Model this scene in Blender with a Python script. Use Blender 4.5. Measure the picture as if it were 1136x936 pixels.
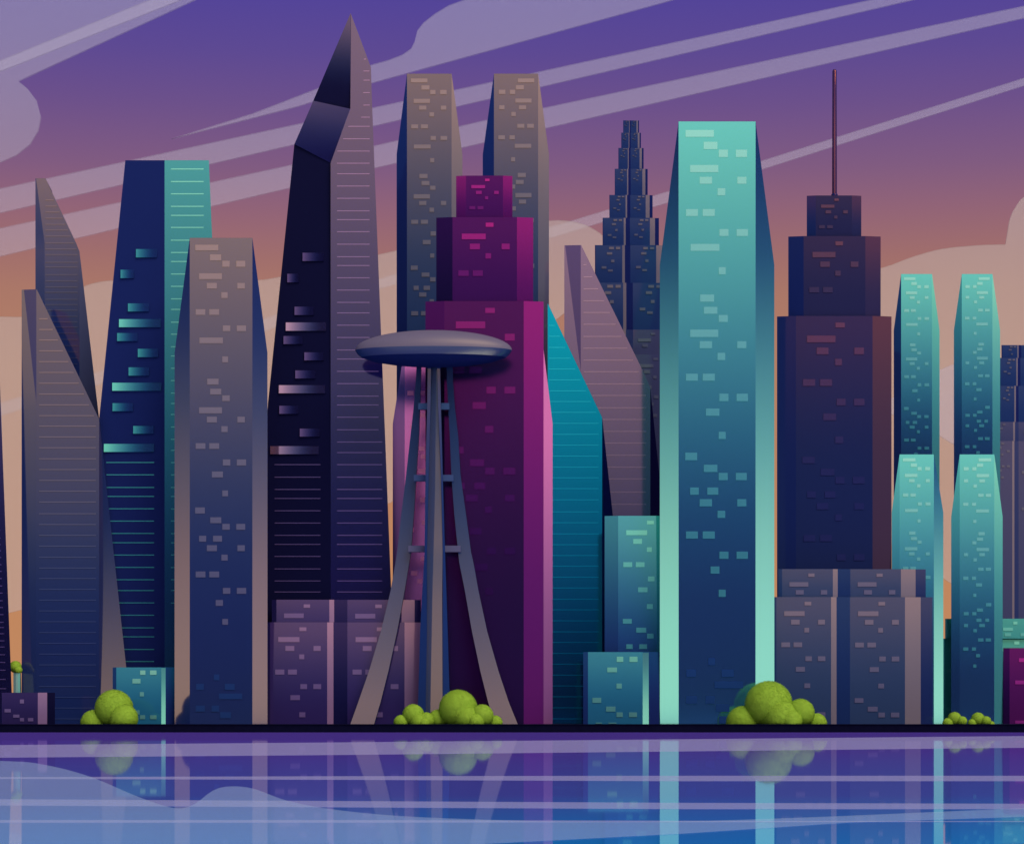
import bpy, bmesh, math, random
from mathutils import Vector
random.seed(7)
C = bpy.context.scene
for o in list(bpy.data.objects):
    bpy.data.objects.remove(o)
COL = C.collection

# ------------------------------------------------------------------ camera, sky, sun, exposure
F_PX, CX, HY, ZC, CAMY = 2600.0, 568.0, 798.0, 1.9, -1000.0      # focal length and horizon in photograph pixels
cam_d = bpy.data.cameras.new("camera"); cam = bpy.data.objects.new("camera", cam_d); COL.objects.link(cam)
cam.location = (0, CAMY, ZC); cam.rotation_euler = (math.radians(90), 0, 0)
cam_d.sensor_width = 36.0; cam_d.lens = F_PX/1136*36.0
cam_d.shift_y = (HY-468.0)/1136.0
cam_d.clip_start = 1.0; cam_d.clip_end = 60000.0
C.camera = cam
C.view_settings.view_transform = 'Standard'; C.view_settings.look = 'None'
C.view_settings.exposure = 0.0; C.view_settings.gamma = 1.0; C.view_settings.use_curve_mapping = False
C.render.resolution_x = 1024; C.render.resolution_y = 843

SUN_EL, SUN_AZ = 50.0, 36.0          # degrees; azimuth measured from the camera's side of the city towards the right
E0 = 0.68                            # light that a facade receives (for turning seen colours into base colours)

def lin(c):
    return tuple(((v/255)/12.92 if v/255 <= .04045 else ((v/255+.055)/1.055)**2.4) for v in c)

def make_world():
    w = bpy.data.worlds.new("World"); C.world = w; w.use_nodes = True
    nt = w.node_tree; N = nt.nodes; L = nt.links
    for n in list(N): N.remove(n)
    out = N.new('ShaderNodeOutputWorld')
    tc = N.new('ShaderNodeTexCoord'); sep = N.new('ShaderNodeSeparateXYZ'); L.new(tc.outputs['Generated'], sep.inputs[0])
    def m(op, a, b=None):
        n = N.new('ShaderNodeMath'); n.operation = op
        for i, v in enumerate((a, b)):
            if v is None: continue
            if isinstance(v, (int, float)): n.inputs[i].default_value = v
            else: L.new(v, n.inputs[i])
        return n.outputs[0]
    def remap(v, a, b, c, d, smooth=False):
        n = N.new('ShaderNodeMapRange'); L.new(v, n.inputs[0])
        if smooth: n.interpolation_type = 'SMOOTHSTEP'
        n.clamp = True
        for i, q in enumerate((a, b, c, d)): n.inputs[1+i].default_value = q
        return n.outputs[0]
    el = m('MULTIPLY', m('ARCSINE', sep.outputs['Z']), 180/math.pi)
    az = m('MULTIPLY', m('ARCTAN2', m('ABSOLUTE', sep.outputs['X']), m('MULTIPLY', sep.outputs['Y'], -1.0)), 180/math.pi)
    t = remap(el, 0, 40, 0, 1)
    def ramp(stops):
        n = N.new('ShaderNodeValToRGB'); L.new(t, n.inputs[0]); r = n.color_ramp; r.interpolation = 'LINEAR'
        while len(r.elements) > 1: r.elements.remove(r.elements[-1])
        for i, (e, c) in enumerate(stops):
            x = r.elements[0] if i == 0 else r.elements.new(min(e/40, 1))
            x.position = min(e/40, 1); x.color = (*c, 1)
        return n.outputs[0]
    W = (1.0, .97, .95)
    def g(v, c=W): return tuple(v*q for q in c)
    zen = lin((70, 60, 140))
    # unseen sky behind the viewer, invented so fronts mirror navy low, pale high
    Fr = ramp([(0, (.008, .009, .02)), (3, (.010, .012, .03)), (5, (.028, .056, .12)), (7, (.105, .166, .265)), (9, (.27, .33, .43)), (11, (.50, .54, .59)),
               (13, g(.80)), (14.3, g(1.0)), (19, g(1.03)), (27, (.55, .45, .62)), (40, zen)])
    # unseen sky to either side, invented for corner facets: pale low, dark above
    Sd = ramp([(0, g(1.1)), (2.2, g(1.0)), (4.4, g(.8)), (6.6, (.42, .50, .55)), (8.8, (.17, .27, .34)), (11, (.035, .08, .15)), (13.5, (.01, .015, .04)),
               (20, (.02, .02, .06)), (40, zen)])
    # the sky the photograph shows, peach below to violet above
    def e(y): return math.degrees(math.atan((HY-y)/F_PX))
    Vs = ramp([(0, lin((192, 134, 90))), (e(640), lin((190, 132, 92))), (e(420), lin((180, 128, 100))), (e(330), lin((170, 119, 103))),
               (e(290), lin((160, 110, 107))), (e(240), lin((146, 100, 118))), (e(190), lin((128, 91, 128))), (e(120), lin((108, 80, 138))),
               (e(60), lin((93, 73, 146))), (e(0), lin((83, 68, 152))), (26, lin((70, 58, 150))), (40, zen)])
    wf = remap(az, 30, 48, 1, 0, True); wv = remap(az, 95, 120, 0, 1, True)
    def mixc(f, a, b):
        n = N.new('ShaderNodeMix'); n.data_type = 'RGBA'; L.new(f, n.inputs[0]); L.new(a, n.inputs[6]); L.new(b, n.inputs[7]); return n.outputs[2]
    col = mixc(wv, mixc(wf, Sd, Fr), Vs)
    bg = N.new('ShaderNodeBackground'); L.new(col, bg.inputs[0]); bg.inputs[1].default_value = 1.0
    sky = N.new('ShaderNodeTexSky'); sky.sky_type = 'NISHITA'; sky.sun_disc = False
    sky.sun_elevation = math.radians(SUN_EL); sky.sun_rotation = math.radians(180-SUN_AZ)
    sky.air_density = .3; sky.dust_density = 0; sky.ozone_density = 6
    dim = N.new('ShaderNodeMix'); dim.data_type = 'RGBA'; dim.inputs[0].default_value = .02
    dim.inputs[6].default_value = (0, 0, 0, 1); L.new(sky.outputs[0], dim.inputs[7])
    b2 = N.new('ShaderNodeBackground'); L.new(dim.outputs[2], b2.inputs[0]); b2.inputs[1].default_value = .05
    add = N.new('ShaderNodeAddShader'); L.new(bg.outputs[0], add.inputs[0]); L.new(b2.outputs[0], add.inputs[1])
    L.new(add.outputs[0], out.inputs[0])
make_world()

sd = bpy.data.lights.new("sun", 'SUN'); sd.energy = 2.2; sd.angle = math.radians(40); sd.color = (1, .93, .82)
sun = bpy.data.objects.new("sun", sd); COL.objects.link(sun)
_a, _e = math.radians(SUN_AZ), math.radians(SUN_EL)
sdir = Vector((math.sin(_a)*math.cos(_e), -math.cos(_a)*math.cos(_e), math.sin(_e)))     # towards the sun
sun.rotation_euler = sdir.to_track_quat('Z', 'Y').to_euler(); sun.location = (300, -600, 500)

# ------------------------------------------------------------------ materials
K = .75
MATS = {}
def facade_mat(dark, bright, rough=.07):
    """curtain wall: coloured glass body under a tinted mirror coating; dark = body colour, bright = body + full sky in the coating"""
    key = (dark, bright, rough)
    if key in MATS: return MATS[key]
    m = bpy.data.materials.new("coated_glass"); m.use_nodes = True
    nt = m.node_tree; N = nt.nodes; L = nt.links
    for n in list(N): N.remove(n)
    out = N.new('ShaderNodeOutputMaterial')
    d, b = lin(dark), lin(bright)
    df = N.new('ShaderNodeBsdfDiffuse'); df.inputs[0].default_value = (*[min(1, x/((1-K)*E0)) for x in d], 1)
    gl = N.new('ShaderNodeBsdfGlossy'); gl.inputs[0].default_value = (*[min(1, max(0.002, (y-x)/K)) for x, y in zip(d, b)], 1)
    gl.inputs['Roughness'].default_value = rough
    mx = N.new('ShaderNodeMixShader'); mx.inputs[0].default_value = K
    L.new(df.outputs[0], mx.inputs[1]); L.new(gl.outputs[0], mx.inputs[2]); L.new(mx.outputs[0], out.inputs[0])
    m.diffuse_color = (*b, 1)
    MATS[key] = m
    return m

def plain_mat(name, col, rough=.8, noise=0.0, scale=.2, spec=.2):
    m = bpy.data.materials.new(name); m.use_nodes = True
    nt = m.node_tree; N = nt.nodes; L = nt.links; p = N['Principled BSDF']
    p.inputs['Base Color'].default_value = (*col, 1); p.inputs['Roughness'].default_value = rough
    p.inputs['Specular IOR Level'].default_value = spec
    if noise:
        tc = N.new('ShaderNodeTexCoord'); nz = N.new('ShaderNodeTexNoise'); nz.inputs['Scale'].default_value = scale; nz.inputs['Detail'].default_value = 5
        r = N.new('ShaderNodeValToRGB'); L.new(tc.outputs['Object'], nz.inputs['Vector']); L.new(nz.outputs[0], r.inputs[0])
        r.color_ramp.elements[0].color = (*[c*(1-noise) for c in col], 1); r.color_ramp.elements[1].color = (*[min(1, c*(1+noise)) for c in col], 1)
        L.new(r.outputs[0], p.inputs['Base Color'])
    return m

# ------------------------------------------------------------------ helpers
def s_(Y): return (Y-CAMY)/F_PX                                   # metres per photograph pixel at depth Y
def at(x, y, Y): return Vector(((x-CX)*s_(Y), Y, ZC+(HY-y)*s_(Y)))
def link(name, me, mat=None, parent=None):
    o = bpy.data.objects.new(name, me); COL.objects.link(o)
    if mat: me.materials.append(mat)
    if parent: o.parent = parent; o.location = -parent.location
    return o
def mesh(name, vs, fs, mat, parent=None, smooth=False):
    me = bpy.data.meshes.new(name); me.from_pydata([tuple(v) for v in vs], [], fs); me.update()
    if smooth: me.shade_smooth()
    return link(name, me, mat, parent)
def thing(name, label, cat, loc=(0, 0, 0), group=None):
    o = bpy.data.objects.new(name, None); COL.objects.link(o); o.empty_display_size = 5
    o.location = loc; o['label'] = label; o['category'] = cat
    if group: o['group'] = group
    return o
def struct(o, kind='structure'): o['kind'] = kind; return o

EL_TOP = 14.3
class Wall:
    """A shaft of a tower. levels: (photo row, [x of every vertical edge]) from top to bottom; between two neighbouring
    edges lies one facet, turned by phis[i] degrees in plan; the shaft bows slightly back towards its top (el: the
    sky elevation each row mirrors), and stands on zbot."""
    def __init__(self, root, levels, facets, Yf, el=None, thick=24, hinge=None, ybot=None, name='facade', rear=True, rear_mat=None, roof=True, rough=.07):
        self.root = root; self.facets = facets; self.Yf = Yf
        self.ytop = levels[0][0]
        self.ybot = HY+ZC/s_(Yf) if ybot is None else ybot
        if levels[-1][0] < self.ybot: levels = levels+[(self.ybot, levels[-1][1])]
        self.levels = levels
        self.el = el or [(self.ytop, EL_TOP), (self.ybot, 0)]
        if len(self.el) == 2 and not isinstance(self.el[0], tuple): self.el = [(self.ytop, self.el[1]), (self.ybot, self.el[0])]
        n = len(facets)
        widths = [levels[-1][1][i+1]-levels[-1][1][i] for i in range(n)]
        if hinge is None:
            zero = [i for i in range(n) if facets[i][0] == 0]
            hinge = max(zero, key=lambda i: widths[i]) if zero else 0
        self.hinge = hinge
        # integrate from the foot up the bow, added to mirror a fade
        self.tab = []; y = self.ybot; d = 0; step = 2.0
        while y > self.ytop-1e-6:
            self.tab.append((y, d))
            th = math.radians((self.elev(y)-math.degrees(math.atan((HY-y)/F_PX)))/2)
            d += math.tan(th)*step*s_(Yf); y -= step
        self.tab.append((self.ytop-2, d))
        ys = set()
        for a, b in zip(levels, levels[1:]):
            k = max(1, math.ceil((b[0]-a[0])/14))
            for j in range(k+1): ys.add(round(a[0]+(b[0]-a[0])*j/k, 4))
        self.rows = sorted(ys)
        for i in range(n):
            ph, dark, bright, nm = facets[i]
            vs = []; fs = []
            for y in self.rows:
                vs.append(self.edge(i, y)); vs.append(self.edge(i+1, y))
            for j in range(len(self.rows)-1):
                fs.append((2*j, 2*j+2, 2*j+3, 2*j+1))
            mesh(nm, vs, fs, facade_mat(dark, bright, rough), root, True)
        if rear:
            vs = []; fs = []
            Yb = max(self.edge(i, self.ybot).y for i in range(n+1))+thick
            for y in self.rows:
                a, b = self.edge(0, y), self.edge(n, y)
                Yr = max(Yb, a.y+1, b.y+1)
                ins = min((Yr-min(a.y, b.y))*.26, .42*max(0, b.x-a.x)); vs += [a, Vector((a.x+ins, Yr, a.z)), Vector((b.x-ins, Yr, b.z)), b]
            for j in range(len(self.rows)-1):
                for k in range(3): fs.append((4*j+k, 4*j+k+1, 4*j+k+5, 4*j+k+4))
            mf = facets[max(range(n), key=lambda i: widths[i])]
            mesh('rear_wall', vs, fs, rear_mat or facade_mat(mf[1], mf[2]), root)
            if roof:
                top = [self.edge(i, self.ytop) for i in range(n+1)]+[vs[2], vs[1]]
                if (top[0]-top[n]).length > 1:
                    base = len(top)
                    up = [v+Vector((0, 0, .02)) for v in top]; lo = [v-Vector((0, 0, .25)) for v in top]
                    ctr = sum(up, Vector())/len(up)
                    lo = [ctr+(v-ctr)*.985-Vector((0, 0, .25)) for v in up]
                    fs = [tuple(range(base)), tuple(range(2*base-1, base-1, -1))]+[(i, i+base, (i+1) % base+base, (i+1) % base) for i in range(base)]
                    mesh('roof', up+lo, fs, facade_mat(mf[1], mf[1]), root)
    def elev(self, y):
        e = self.el
        if y <= e[0][0]: return e[0][1]
        for a, b in zip(e, e[1:]):
            if y <= b[0]: return a[1]+(b[1]-a[1])*(y-a[0])/(b[0]-a[0])
        return e[-1][1]
    def bow(self, y):
        t = (self.ybot-y)/2.0; i = max(0, min(int(t), len(self.tab)-2)); f = t-i
        return self.tab[i][1]+(self.tab[i+1][1]-self.tab[i][1])*min(1, max(0, f))
    def xs(self, y):
        L = self.levels
        if y <= L[0][0]: return L[0][1]
        for a, b in zip(L, L[1:]):
            if y <= b[0]:
                f = (y-a[0])/(b[0]-a[0]); return [p+(q-p)*f for p, q in zip(a[1], b[1])]
        return L[-1][1]
    def depth(self, y, i=None, x=None):
        xs = self.xs(y); base = self.Yf+self.bow(y); h = self.hinge; s = s_(self.Yf)
        D = [base]*len(xs)
        for k in range(h-1, -1, -1): D[k] = D[k+1]+(xs[k+1]-xs[k])*s*math.tan(math.radians(self.facets[k][0]))
        for k in range(h, len(self.facets)): D[k+1] = D[k]+(xs[k+1]-xs[k])*s*math.tan(math.radians(self.facets[k][0]))
        if x is None: return D[i]
        w = xs[i+1]-xs[i]
        f = 0 if w < 1e-6 else (x-xs[i])/w
        return D[i]+(D[i+1]-D[i])*f
    def edge(self, i, y):
        D = self.depth(y, i); base = self.Yf+self.bow(y)
        return Vector(((self.xs(y)[i]-CX)*s_(D), D, ZC+(HY-y)*s_(base)))
    def pt(self, i, x, y, off=0):
        D = self.depth(y, i, x); base = self.Yf+self.bow(y)
        return Vector(((x-CX)*s_(D), D-off, ZC+(HY-y)*s_(base)))
    def pane(self, i, x0, y0, x1, y1, mat, name='window', out=.22):
        q = [(x0, y0), (x1, y0), (x1, y1), (x0, y1)]
        fr = [self.pt(i, x, y, out) for x, y in q]; bk = [self.pt(i, x, y, -.15) for x, y in q]
        return mesh(name, fr+bk, [(3, 2, 1, 0), (0, 1, 5, 4), (1, 2, 6, 5), (2, 3, 7, 6), (3, 0, 4, 7)], mat, self.root)
    def line(self, i, y, x0, x1, mat, h=1.1, name='ribbon_window', margin=2.0):
        xs = self.xs(y); x1 = min(x1, xs[i+1]-margin); x0 = max(x0, xs[i]+1)
        if x1-x0 > 1.5 and self.ytop < y < self.ybot-1: self.pane(i, x0, y-h/2, x1, y+h/2, mat, name, .15)
    def pattern(self, i, pat, mat, mirror=False, y1=None, face=None, x_max=1e9, rows=99, dim=None):
        x0, xr = face or (self.levels[-1][1][i], self.levels[-1][1][i+1]); W = xr-x0
        for (u0, v0, u1, v1) in pat:
            if mirror: u0, u1 = 1-u1, 1-u0
            a, b = x0+u0*W, x0+u1*W; c, d = self.ytop+v0*W, self.ytop+v1*W
            if c > (y1 or self.ybot-3): continue
            d = min(d, self.ybot-.6)
            self.pane(i, a, c, b, d, dim if dim and v0 > 6.4 else mat)  # lower rows get a darker copy: fade towards the foot put into colour
    def louver(self, i, x0, y0, x1, y1, mat, e0=14.3, e1=1.5):
        """glass bar twisted along its length: mirrors the pale sky at its left end and the dark horizon at its right end"""
        n = 14; fr = []; bk = []
        for j in range(n+1):
            f = j/n; x = x0+(x1-x0)*f; ym = (y0+y1)/2
            th = (e0+(e1-e0)*f**.8-math.degrees(math.atan((HY-ym)/F_PX)))/2
            for y in (y0, y1):
                dz = (ym-y)*s_(self.Yf)
                off = .75-dz*math.tan(math.radians(th))+(self.bow(y)-self.bow(ym))
                fr.append(self.pt(i, x, y, off)); bk.append(self.pt(i, x, y, -.2))
        fs = [(2*j, 2*j+1, 2*j+3, 2*j+2) for j in range(n)]; m = len(fr); vs = fr+[v.copy() for v in fr]+bk
        for j in range(n):
            fs.append((m+2*j, m+2*j+2, 2*m+2*j+2, 2*m+2*j)); fs.append((m+2*j+1, 2*m+2*j+1, 2*m+2*j+3, m+2*j+3))
        fs.append((m, 2*m, 2*m+1, m+1)); fs.append((m+2*n, m+2*n+1, 2*m+2*n+1, 2*m+2*n))
        mesh('light_bar', vs, fs, mat, self.root, True)

def root_at(name, label, x, Y, cat='skyscraper', group=None):
    return thing(name, label, cat, ((x-CX)*s_(Y), Y, 0), group)

# window layouts: rectangles in face widths, measured from the left edge and the top of a face
PZ = [(158,95,280,125),(236,146,295,178),(301,180,340,212),(375,180,423,212),(178,246,299,277),(219,297,272,327),(381,297,420,327),(296,346,329,377),
      (160,436,211,466),(232,436,284,466),(304,522,343,552),(378,522,427,552),(180,586,304,616),(301,686,331,717),(221,804,281,835),(237,857,295,887),
      (301,892,340,922),(178,955,299,987),(219,1005,272,1035),(381,1005,420,1035),(296,1055,329,1086),(160,1145,211,1175),(232,1145,284,1175),
      (304,1231,343,1263),(378,1231,427,1263),(246,1295,304,1326),(301,1395,331,1426),(157,1485,208,1517),(237,1537,295,1568),(301,1572,340,1603),
      (375,1572,422,1603),(178,1635,215,1666),(252,1635,299,1666),(219,1685,272,1716),(381,1685,420,1716),(296,1735,329,1766),(160,1824,211,1855),
      (232,1824,284,1855),(304,1911,343,1942),(378,1911,427,1942),(266,1975,304,2006),(301,2075,331,2106),(256,2369,285,2400),(162,2419,203,2451),
      (314,2419,366,2451),(283,2470,406,2500),(160,2534,208,2566),(244,2534,283,2566),(290,2569,347,2601),(303,2620,340,2652)]
P = [((a-128)/332, (b-58)/332, (c-128)/332, (d-58)/332) for a, b, c, d in PZ]
QZ = [(240,55,272,72),(142,100,240,123),(175,141,216,164),(305,141,338,164),(239,180,262,202),(128,250,170,273),(187,250,228,273),(244,317,275,340),
      (304,317,340,340),(198,368,242,391),(239,447,267,470),(126,517,168,539),(189,558,236,581),(240,586,271,609),(300,586,340,609),(142,636,172,658),
      (203,636,240,658),(175,676,215,698),(305,676,338,698),(239,715,262,737),(130,786,170,808),(187,786,228,808),(245,852,275,874),(304,852,340,874),
      (205,905,248,928),(240,985,266,1008)]
Q = [((a-104)/264, (b-32)/264, (c-104)/264, (d-32)/264) for a, b, c, d in QZ]
QS = Q[:11]

NAVY = (22, 36, 80); BLACK = (14, 14, 42)
TEAL = (108, 203, 190); MINT = (138, 214, 196); GREY = (126, 108, 108)

# ------------------------------------------------------------------ setting: water, ground, quay
def water_mat():
    m = bpy.data.materials.new("lake_water"); m.use_nodes = True
    nt = m.node_tree; N = nt.nodes; L = nt.links
    for n in list(N): N.remove(n)
    out = N.new('ShaderNodeOutputMaterial')
    geo = N.new('ShaderNodeNewGeometry'); sep = N.new('ShaderNodeSeparateXYZ'); L.new(geo.outputs['Position'], sep.inputs[0])
    mr = N.new('ShaderNodeMapRange'); L.new(sep.outputs['Y'], mr.inputs[0]); mr.inputs[1].default_value = -905; mr.inputs[2].default_value = -610
    mr.inputs[3].default_value = 0; mr.inputs[4].default_value = 1
    r = N.new('ShaderNodeValToRGB'); L.new(mr.outputs[0], r.inputs[0])          # blue towards the viewer, violet towards the quay
    r.color_ramp.elements[0].color = (.016, .33, .86, 1); r.color_ramp.elements[1].color = (.15, .078, .50, 1)
    e = r.color_ramp.elements.new(.24); e.color = (.10, .128, .57, 1)
    df = N.new('ShaderNodeBsdfDiffuse'); L.new(r.outputs[0], df.inputs[0])
    gl = N.new('ShaderNodeBsdfGlossy'); gl.inputs[0].default_value = (.82, .92, 1, 1); gl.inputs['Roughness'].default_value = .02
    mx = N.new('ShaderNodeMixShader'); mx.inputs[0].default_value = .49
    L.new(df.outputs[0], mx.inputs[1]); L.new(gl.outputs[0], mx.inputs[2]); L.new(mx.outputs[0], out.inputs[0])
    return m
ZW = -3.42; YQ = -15.0
def sheet(name, pts, z, mat):
    return struct(mesh(name, [(x, y, z) for x, y in pts], [tuple(range(len(pts)))], mat))
sheet('water', [(-6000, -5000), (6000, -5000), (6000, YQ+1), (-6000, YQ+1)], ZW, water_mat())
gm = plain_mat('dark_ground', (.012, .012, .035), .9, .35, .15)
sheet('ground', [(-14000, YQ+3), (14000, YQ+3), (14000, 16000), (-14000, 16000)], 0, gm)
q = bmesh.new()
prof = [(YQ, ZW-1), (YQ, -.30), (YQ-.35, -.30), (YQ-.35, .06), (YQ+3.2, .06), (YQ+3.2, ZW-1)]
vs = [[q.verts.new((X, y, z)) for y, z in prof] for X in (-6000, 6000)]
for i in range(len(prof)):
    j = (i+1) % len(prof); q.faces.new((vs[0][i], vs[0][j], vs[1][j], vs[1][i]))
me = bpy.data.meshes.new('quay'); q.to_mesh(me); q.free()
struct(link('quay', me, plain_mat('quay_stone', (.0045, .0045, .018), .95, .3, .4, 0.0)))

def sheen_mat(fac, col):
    m = bpy.data.materials.new("painted_sheen"); m.use_nodes = True
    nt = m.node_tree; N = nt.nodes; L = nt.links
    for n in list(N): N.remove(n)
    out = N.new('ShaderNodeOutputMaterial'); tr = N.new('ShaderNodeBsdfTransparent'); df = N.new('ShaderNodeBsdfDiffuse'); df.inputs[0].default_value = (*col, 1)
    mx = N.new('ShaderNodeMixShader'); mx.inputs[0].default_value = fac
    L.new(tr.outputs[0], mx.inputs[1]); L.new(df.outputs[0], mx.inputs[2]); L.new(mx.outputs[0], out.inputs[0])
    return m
def smooth_line(p, n=8):
    o = []
    for i in range(len(p)-1):
        a, b, c, d = p[max(i-1, 0)], p[i], p[i+1], p[min(i+2, len(p)-1)]
        for k in range(n):
            t = k/n
            o.append(tuple(.5*(2*b[j]+(c[j]-a[j])*t+(2*a[j]-5*b[j]+4*c[j]-d[j])*t*t+(3*b[j]-a[j]-3*c[j]+d[j])*t**3) for j in (0, 1)))
    return o+[p[-1]]
def on_water(x, y, z):
    d = (ZC-z)/((y-HY)/F_PX); return ((x-CX)*d/F_PX, CAMY+d, z)
def streak(upper, lower, k, mat):
    z = ZW+.005*(k+1); vs = []; n = 60; fs = []
    def ev(p, x):
        for a, b in zip(p, p[1:]):
            if x <= b[0]: return a[1]+(b[1]-a[1])*(x-a[0])/(b[0]-a[0]) if b[0] > a[0] else b[1]
        return p[-1][1]
    n = 220; x0, x1 = upper[0][0], upper[-1][0]
    for i in range(n+1):
        x = x0+(x1-x0)*i/n; vs.append(on_water(x, ev(upper, x), z)); vs.append(on_water(x, max(ev(lower, x), ev(upper, x)+.02), z))
    for i in range(n): fs.append((2*i, 2*i+1, 2*i+3, 2*i+2))
    struct(mesh('water_sheen', vs, fs, mat))  # sheen painted as a pale see-through sheet on the water
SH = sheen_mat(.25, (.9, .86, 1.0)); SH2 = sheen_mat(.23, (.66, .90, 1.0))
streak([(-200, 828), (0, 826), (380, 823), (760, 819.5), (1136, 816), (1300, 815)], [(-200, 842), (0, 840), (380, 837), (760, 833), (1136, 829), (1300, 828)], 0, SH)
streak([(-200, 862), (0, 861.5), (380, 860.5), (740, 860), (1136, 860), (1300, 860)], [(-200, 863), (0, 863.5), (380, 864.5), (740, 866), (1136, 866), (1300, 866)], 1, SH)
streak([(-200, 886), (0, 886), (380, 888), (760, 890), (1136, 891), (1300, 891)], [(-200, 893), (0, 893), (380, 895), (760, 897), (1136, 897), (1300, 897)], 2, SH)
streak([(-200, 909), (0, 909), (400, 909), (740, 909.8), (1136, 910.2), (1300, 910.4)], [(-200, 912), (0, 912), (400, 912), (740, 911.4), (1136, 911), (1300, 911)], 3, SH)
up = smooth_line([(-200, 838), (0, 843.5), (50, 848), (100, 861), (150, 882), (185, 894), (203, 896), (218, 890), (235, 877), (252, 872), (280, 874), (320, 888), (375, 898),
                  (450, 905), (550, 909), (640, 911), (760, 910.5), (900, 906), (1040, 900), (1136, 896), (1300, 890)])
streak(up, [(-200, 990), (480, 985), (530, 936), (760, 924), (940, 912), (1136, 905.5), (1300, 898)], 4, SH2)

# ------------------------------------------------------------------ clouds: flat streaky banks far behind the city
def cloud_mat(a, col):
    m = sheen_mat(a, col); m.name = 'cloud_veil'; return m
CM = cloud_mat(.19, (.92, .86, 1.0)); CMW = cloud_mat(.29, (1.0, .84, .73))
def cloud(pts, Y, mat, curve=False):
    if curve: pts = smooth_line(pts+[pts[0]], 5)[:-1]
    n = len(pts); th = 9
    vs = [at(x, y, Y) for x, y in pts]; bk = []
    ctr = sum(vs, Vector())/n
    for v in vs: bk.append(Vector((v.x+(ctr.x-v.x)*.0004, Y+th, v.z+(ctr.z-v.z)*.0004)))
    bm = bmesh.new(); a = [bm.verts.new(v) for v in vs]; b = [bm.verts.new(v) for v in bk]
    bm.faces.new(a); bm.faces.new(b[::-1])
    for i in range(n): bm.faces.new((a[i], b[i], b[(i+1) % n], a[(i+1) % n]))
    bmesh.ops.recalc_face_normals(bm, faces=bm.faces); bmesh.ops.triangulate(bm, faces=[f for f in bm.faces if len(f.verts) > 4])
    me = bpy.data.meshes.new('cloud'); bm.to_mesh(me); bm.free()
    o = struct(link('cloud', me, mat)); return o
cloud([(-300, -60), (340, -60), (216, 0), (20, 90), (30, 98), (40, 111), (45, 130), (42, 145), (33, 160), (18, 172), (0, 180), (-300, 240)], 5200, CM)
cloud([(-300, 195), (0, 67), (165, 0), (310, -60), (340, -60), (200, 0), (0, 79), (-300, 207)], 5000, CM)
cloud([(190, 154), (280, 126), (350, 99), (412, 72), (430, 67), (446, 61), (456, 54), (460, 46), (463, 34), (470, 25), (483, 15), (498, 6), (520, -2), (560, -14), (640, -30),
       (960, -60), (746, 0), (412, 92), (330, 118)], 4800, CM)
cloud([(-300, 274), (0, 209), (335, 136.5), (965, 0), (1240, -60), (1270, -60), (1012, 0), (327, 160), (0, 236), (-300, 306)], 4600, CM)
cloud([(-300, 318), (0, 253), (322, 183), (540, 133), (1136, 6.6), (1400, -50), (1400, -36), (1136, 20), (610, 141), (412, 187), (320, 208.5), (0, 284), (-300, 356)], 4400, CM)
cloud([(-300, 542), (0, 447), (294, 353), (420, 309.5), (743, 211.6), (846, 178), (1136, 86.5), (1400, 2), (1400, 12), (1136, 95), (846, 187.6), (743, 224), (420, 320.5), (294, 367), (0, 461), (-300, 556)], 4200, CM)
low = smooth_line([(-300, 340), (-60, 348), (0, 351), (36, 350), (60, 338), (80, 324), (100, 315), (125, 311), (160, 313), (230, 316), (280, 311), (310, 307), (421, 282), (520, 260),
                   (600, 246), (630, 245), (655, 252), (675, 268), (690, 296), (692, 325)], 4)
cloud(low+[(660, 336), (625, 348), (560, 400), (434, 557), (300, 600), (24, 676), (0, 682), (-300, 720)], 3900, CMW)
rc = smooth_line([(900, 318), (940, 306), (982, 296), (1012, 285), (1045, 276), (1085, 272), (1116, 271)], 4)+smooth_line([(1118, 258), (1121, 242), (1128, 228), (1140, 216), (1180, 200), (1400, 170)], 4)
cloud(rc+[(1400, 760), (1120, 690), (1060, 650), (985, 600), (930, 560), (900, 480)], 3700, CMW)
cloud([(940, 452), (985, 444), (1043, 410), (1057, 404), (1120, 398), (1125, 500), (1057, 492), (1043, 483), (985, 457)], 3500, CM)

# ------------------------------------------------------------------ towers
def chamfered(label, top, knee, x0, x1, x2, x3, Yf, fL, fF, fR, win, mirror=False, el=None, y1=None, group=None, thick=26, name='skyscraper'):
    r = root_at(name, label, (x1+x2)/2, Yf, group=group)
    w = Wall(r, [(top, [x1-.01, x1, x2, x2+.01]), (knee, [x0, x1, x2, x3])], [fL+('corner_facet',), fF+('facade',), fR+('corner_facet',)], Yf, el=el, thick=thick)
    w.pattern(1, P, facade_mat(*win[:2]), mirror, y1=y1, dim=facade_mat(win[2], win[2]) if len(win) > 2 else None)
    return w
W_T = ((46, 104, 124), (150, 219, 204), (26, 54, 100)); W_G = ((74, 74, 102), (156, 130, 122), (28, 50, 96))

# grey twins behind the magenta tower
for (a, b, c, d), mir, lab in (((440, 451.5, 501, 513), False, 'tall grey chamfered twin tower beside the dark spire tower, left of its twin'),
                               ((535.5, 548, 597, 609), True, 'tall grey chamfered twin tower, half hidden behind the stepped magenta tower')):
    chamfered(lab, 82, 171, a, b, c, d, 130, (12, (22, 34, 84), (26, 44, 98)), (0, (24, 48, 94), (128, 108, 108)), (9, (84, 82, 104), (156, 128, 118)),  # left corner kept dark, right corner pale: side light put into the colour
              ((84, 84, 104), (158, 132, 126)), mir, el=[(82, 14.3), (200, 9.8), (300, 6.3), (420, 3), (803, 0)], y1=420, group='grey twin towers')
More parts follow.
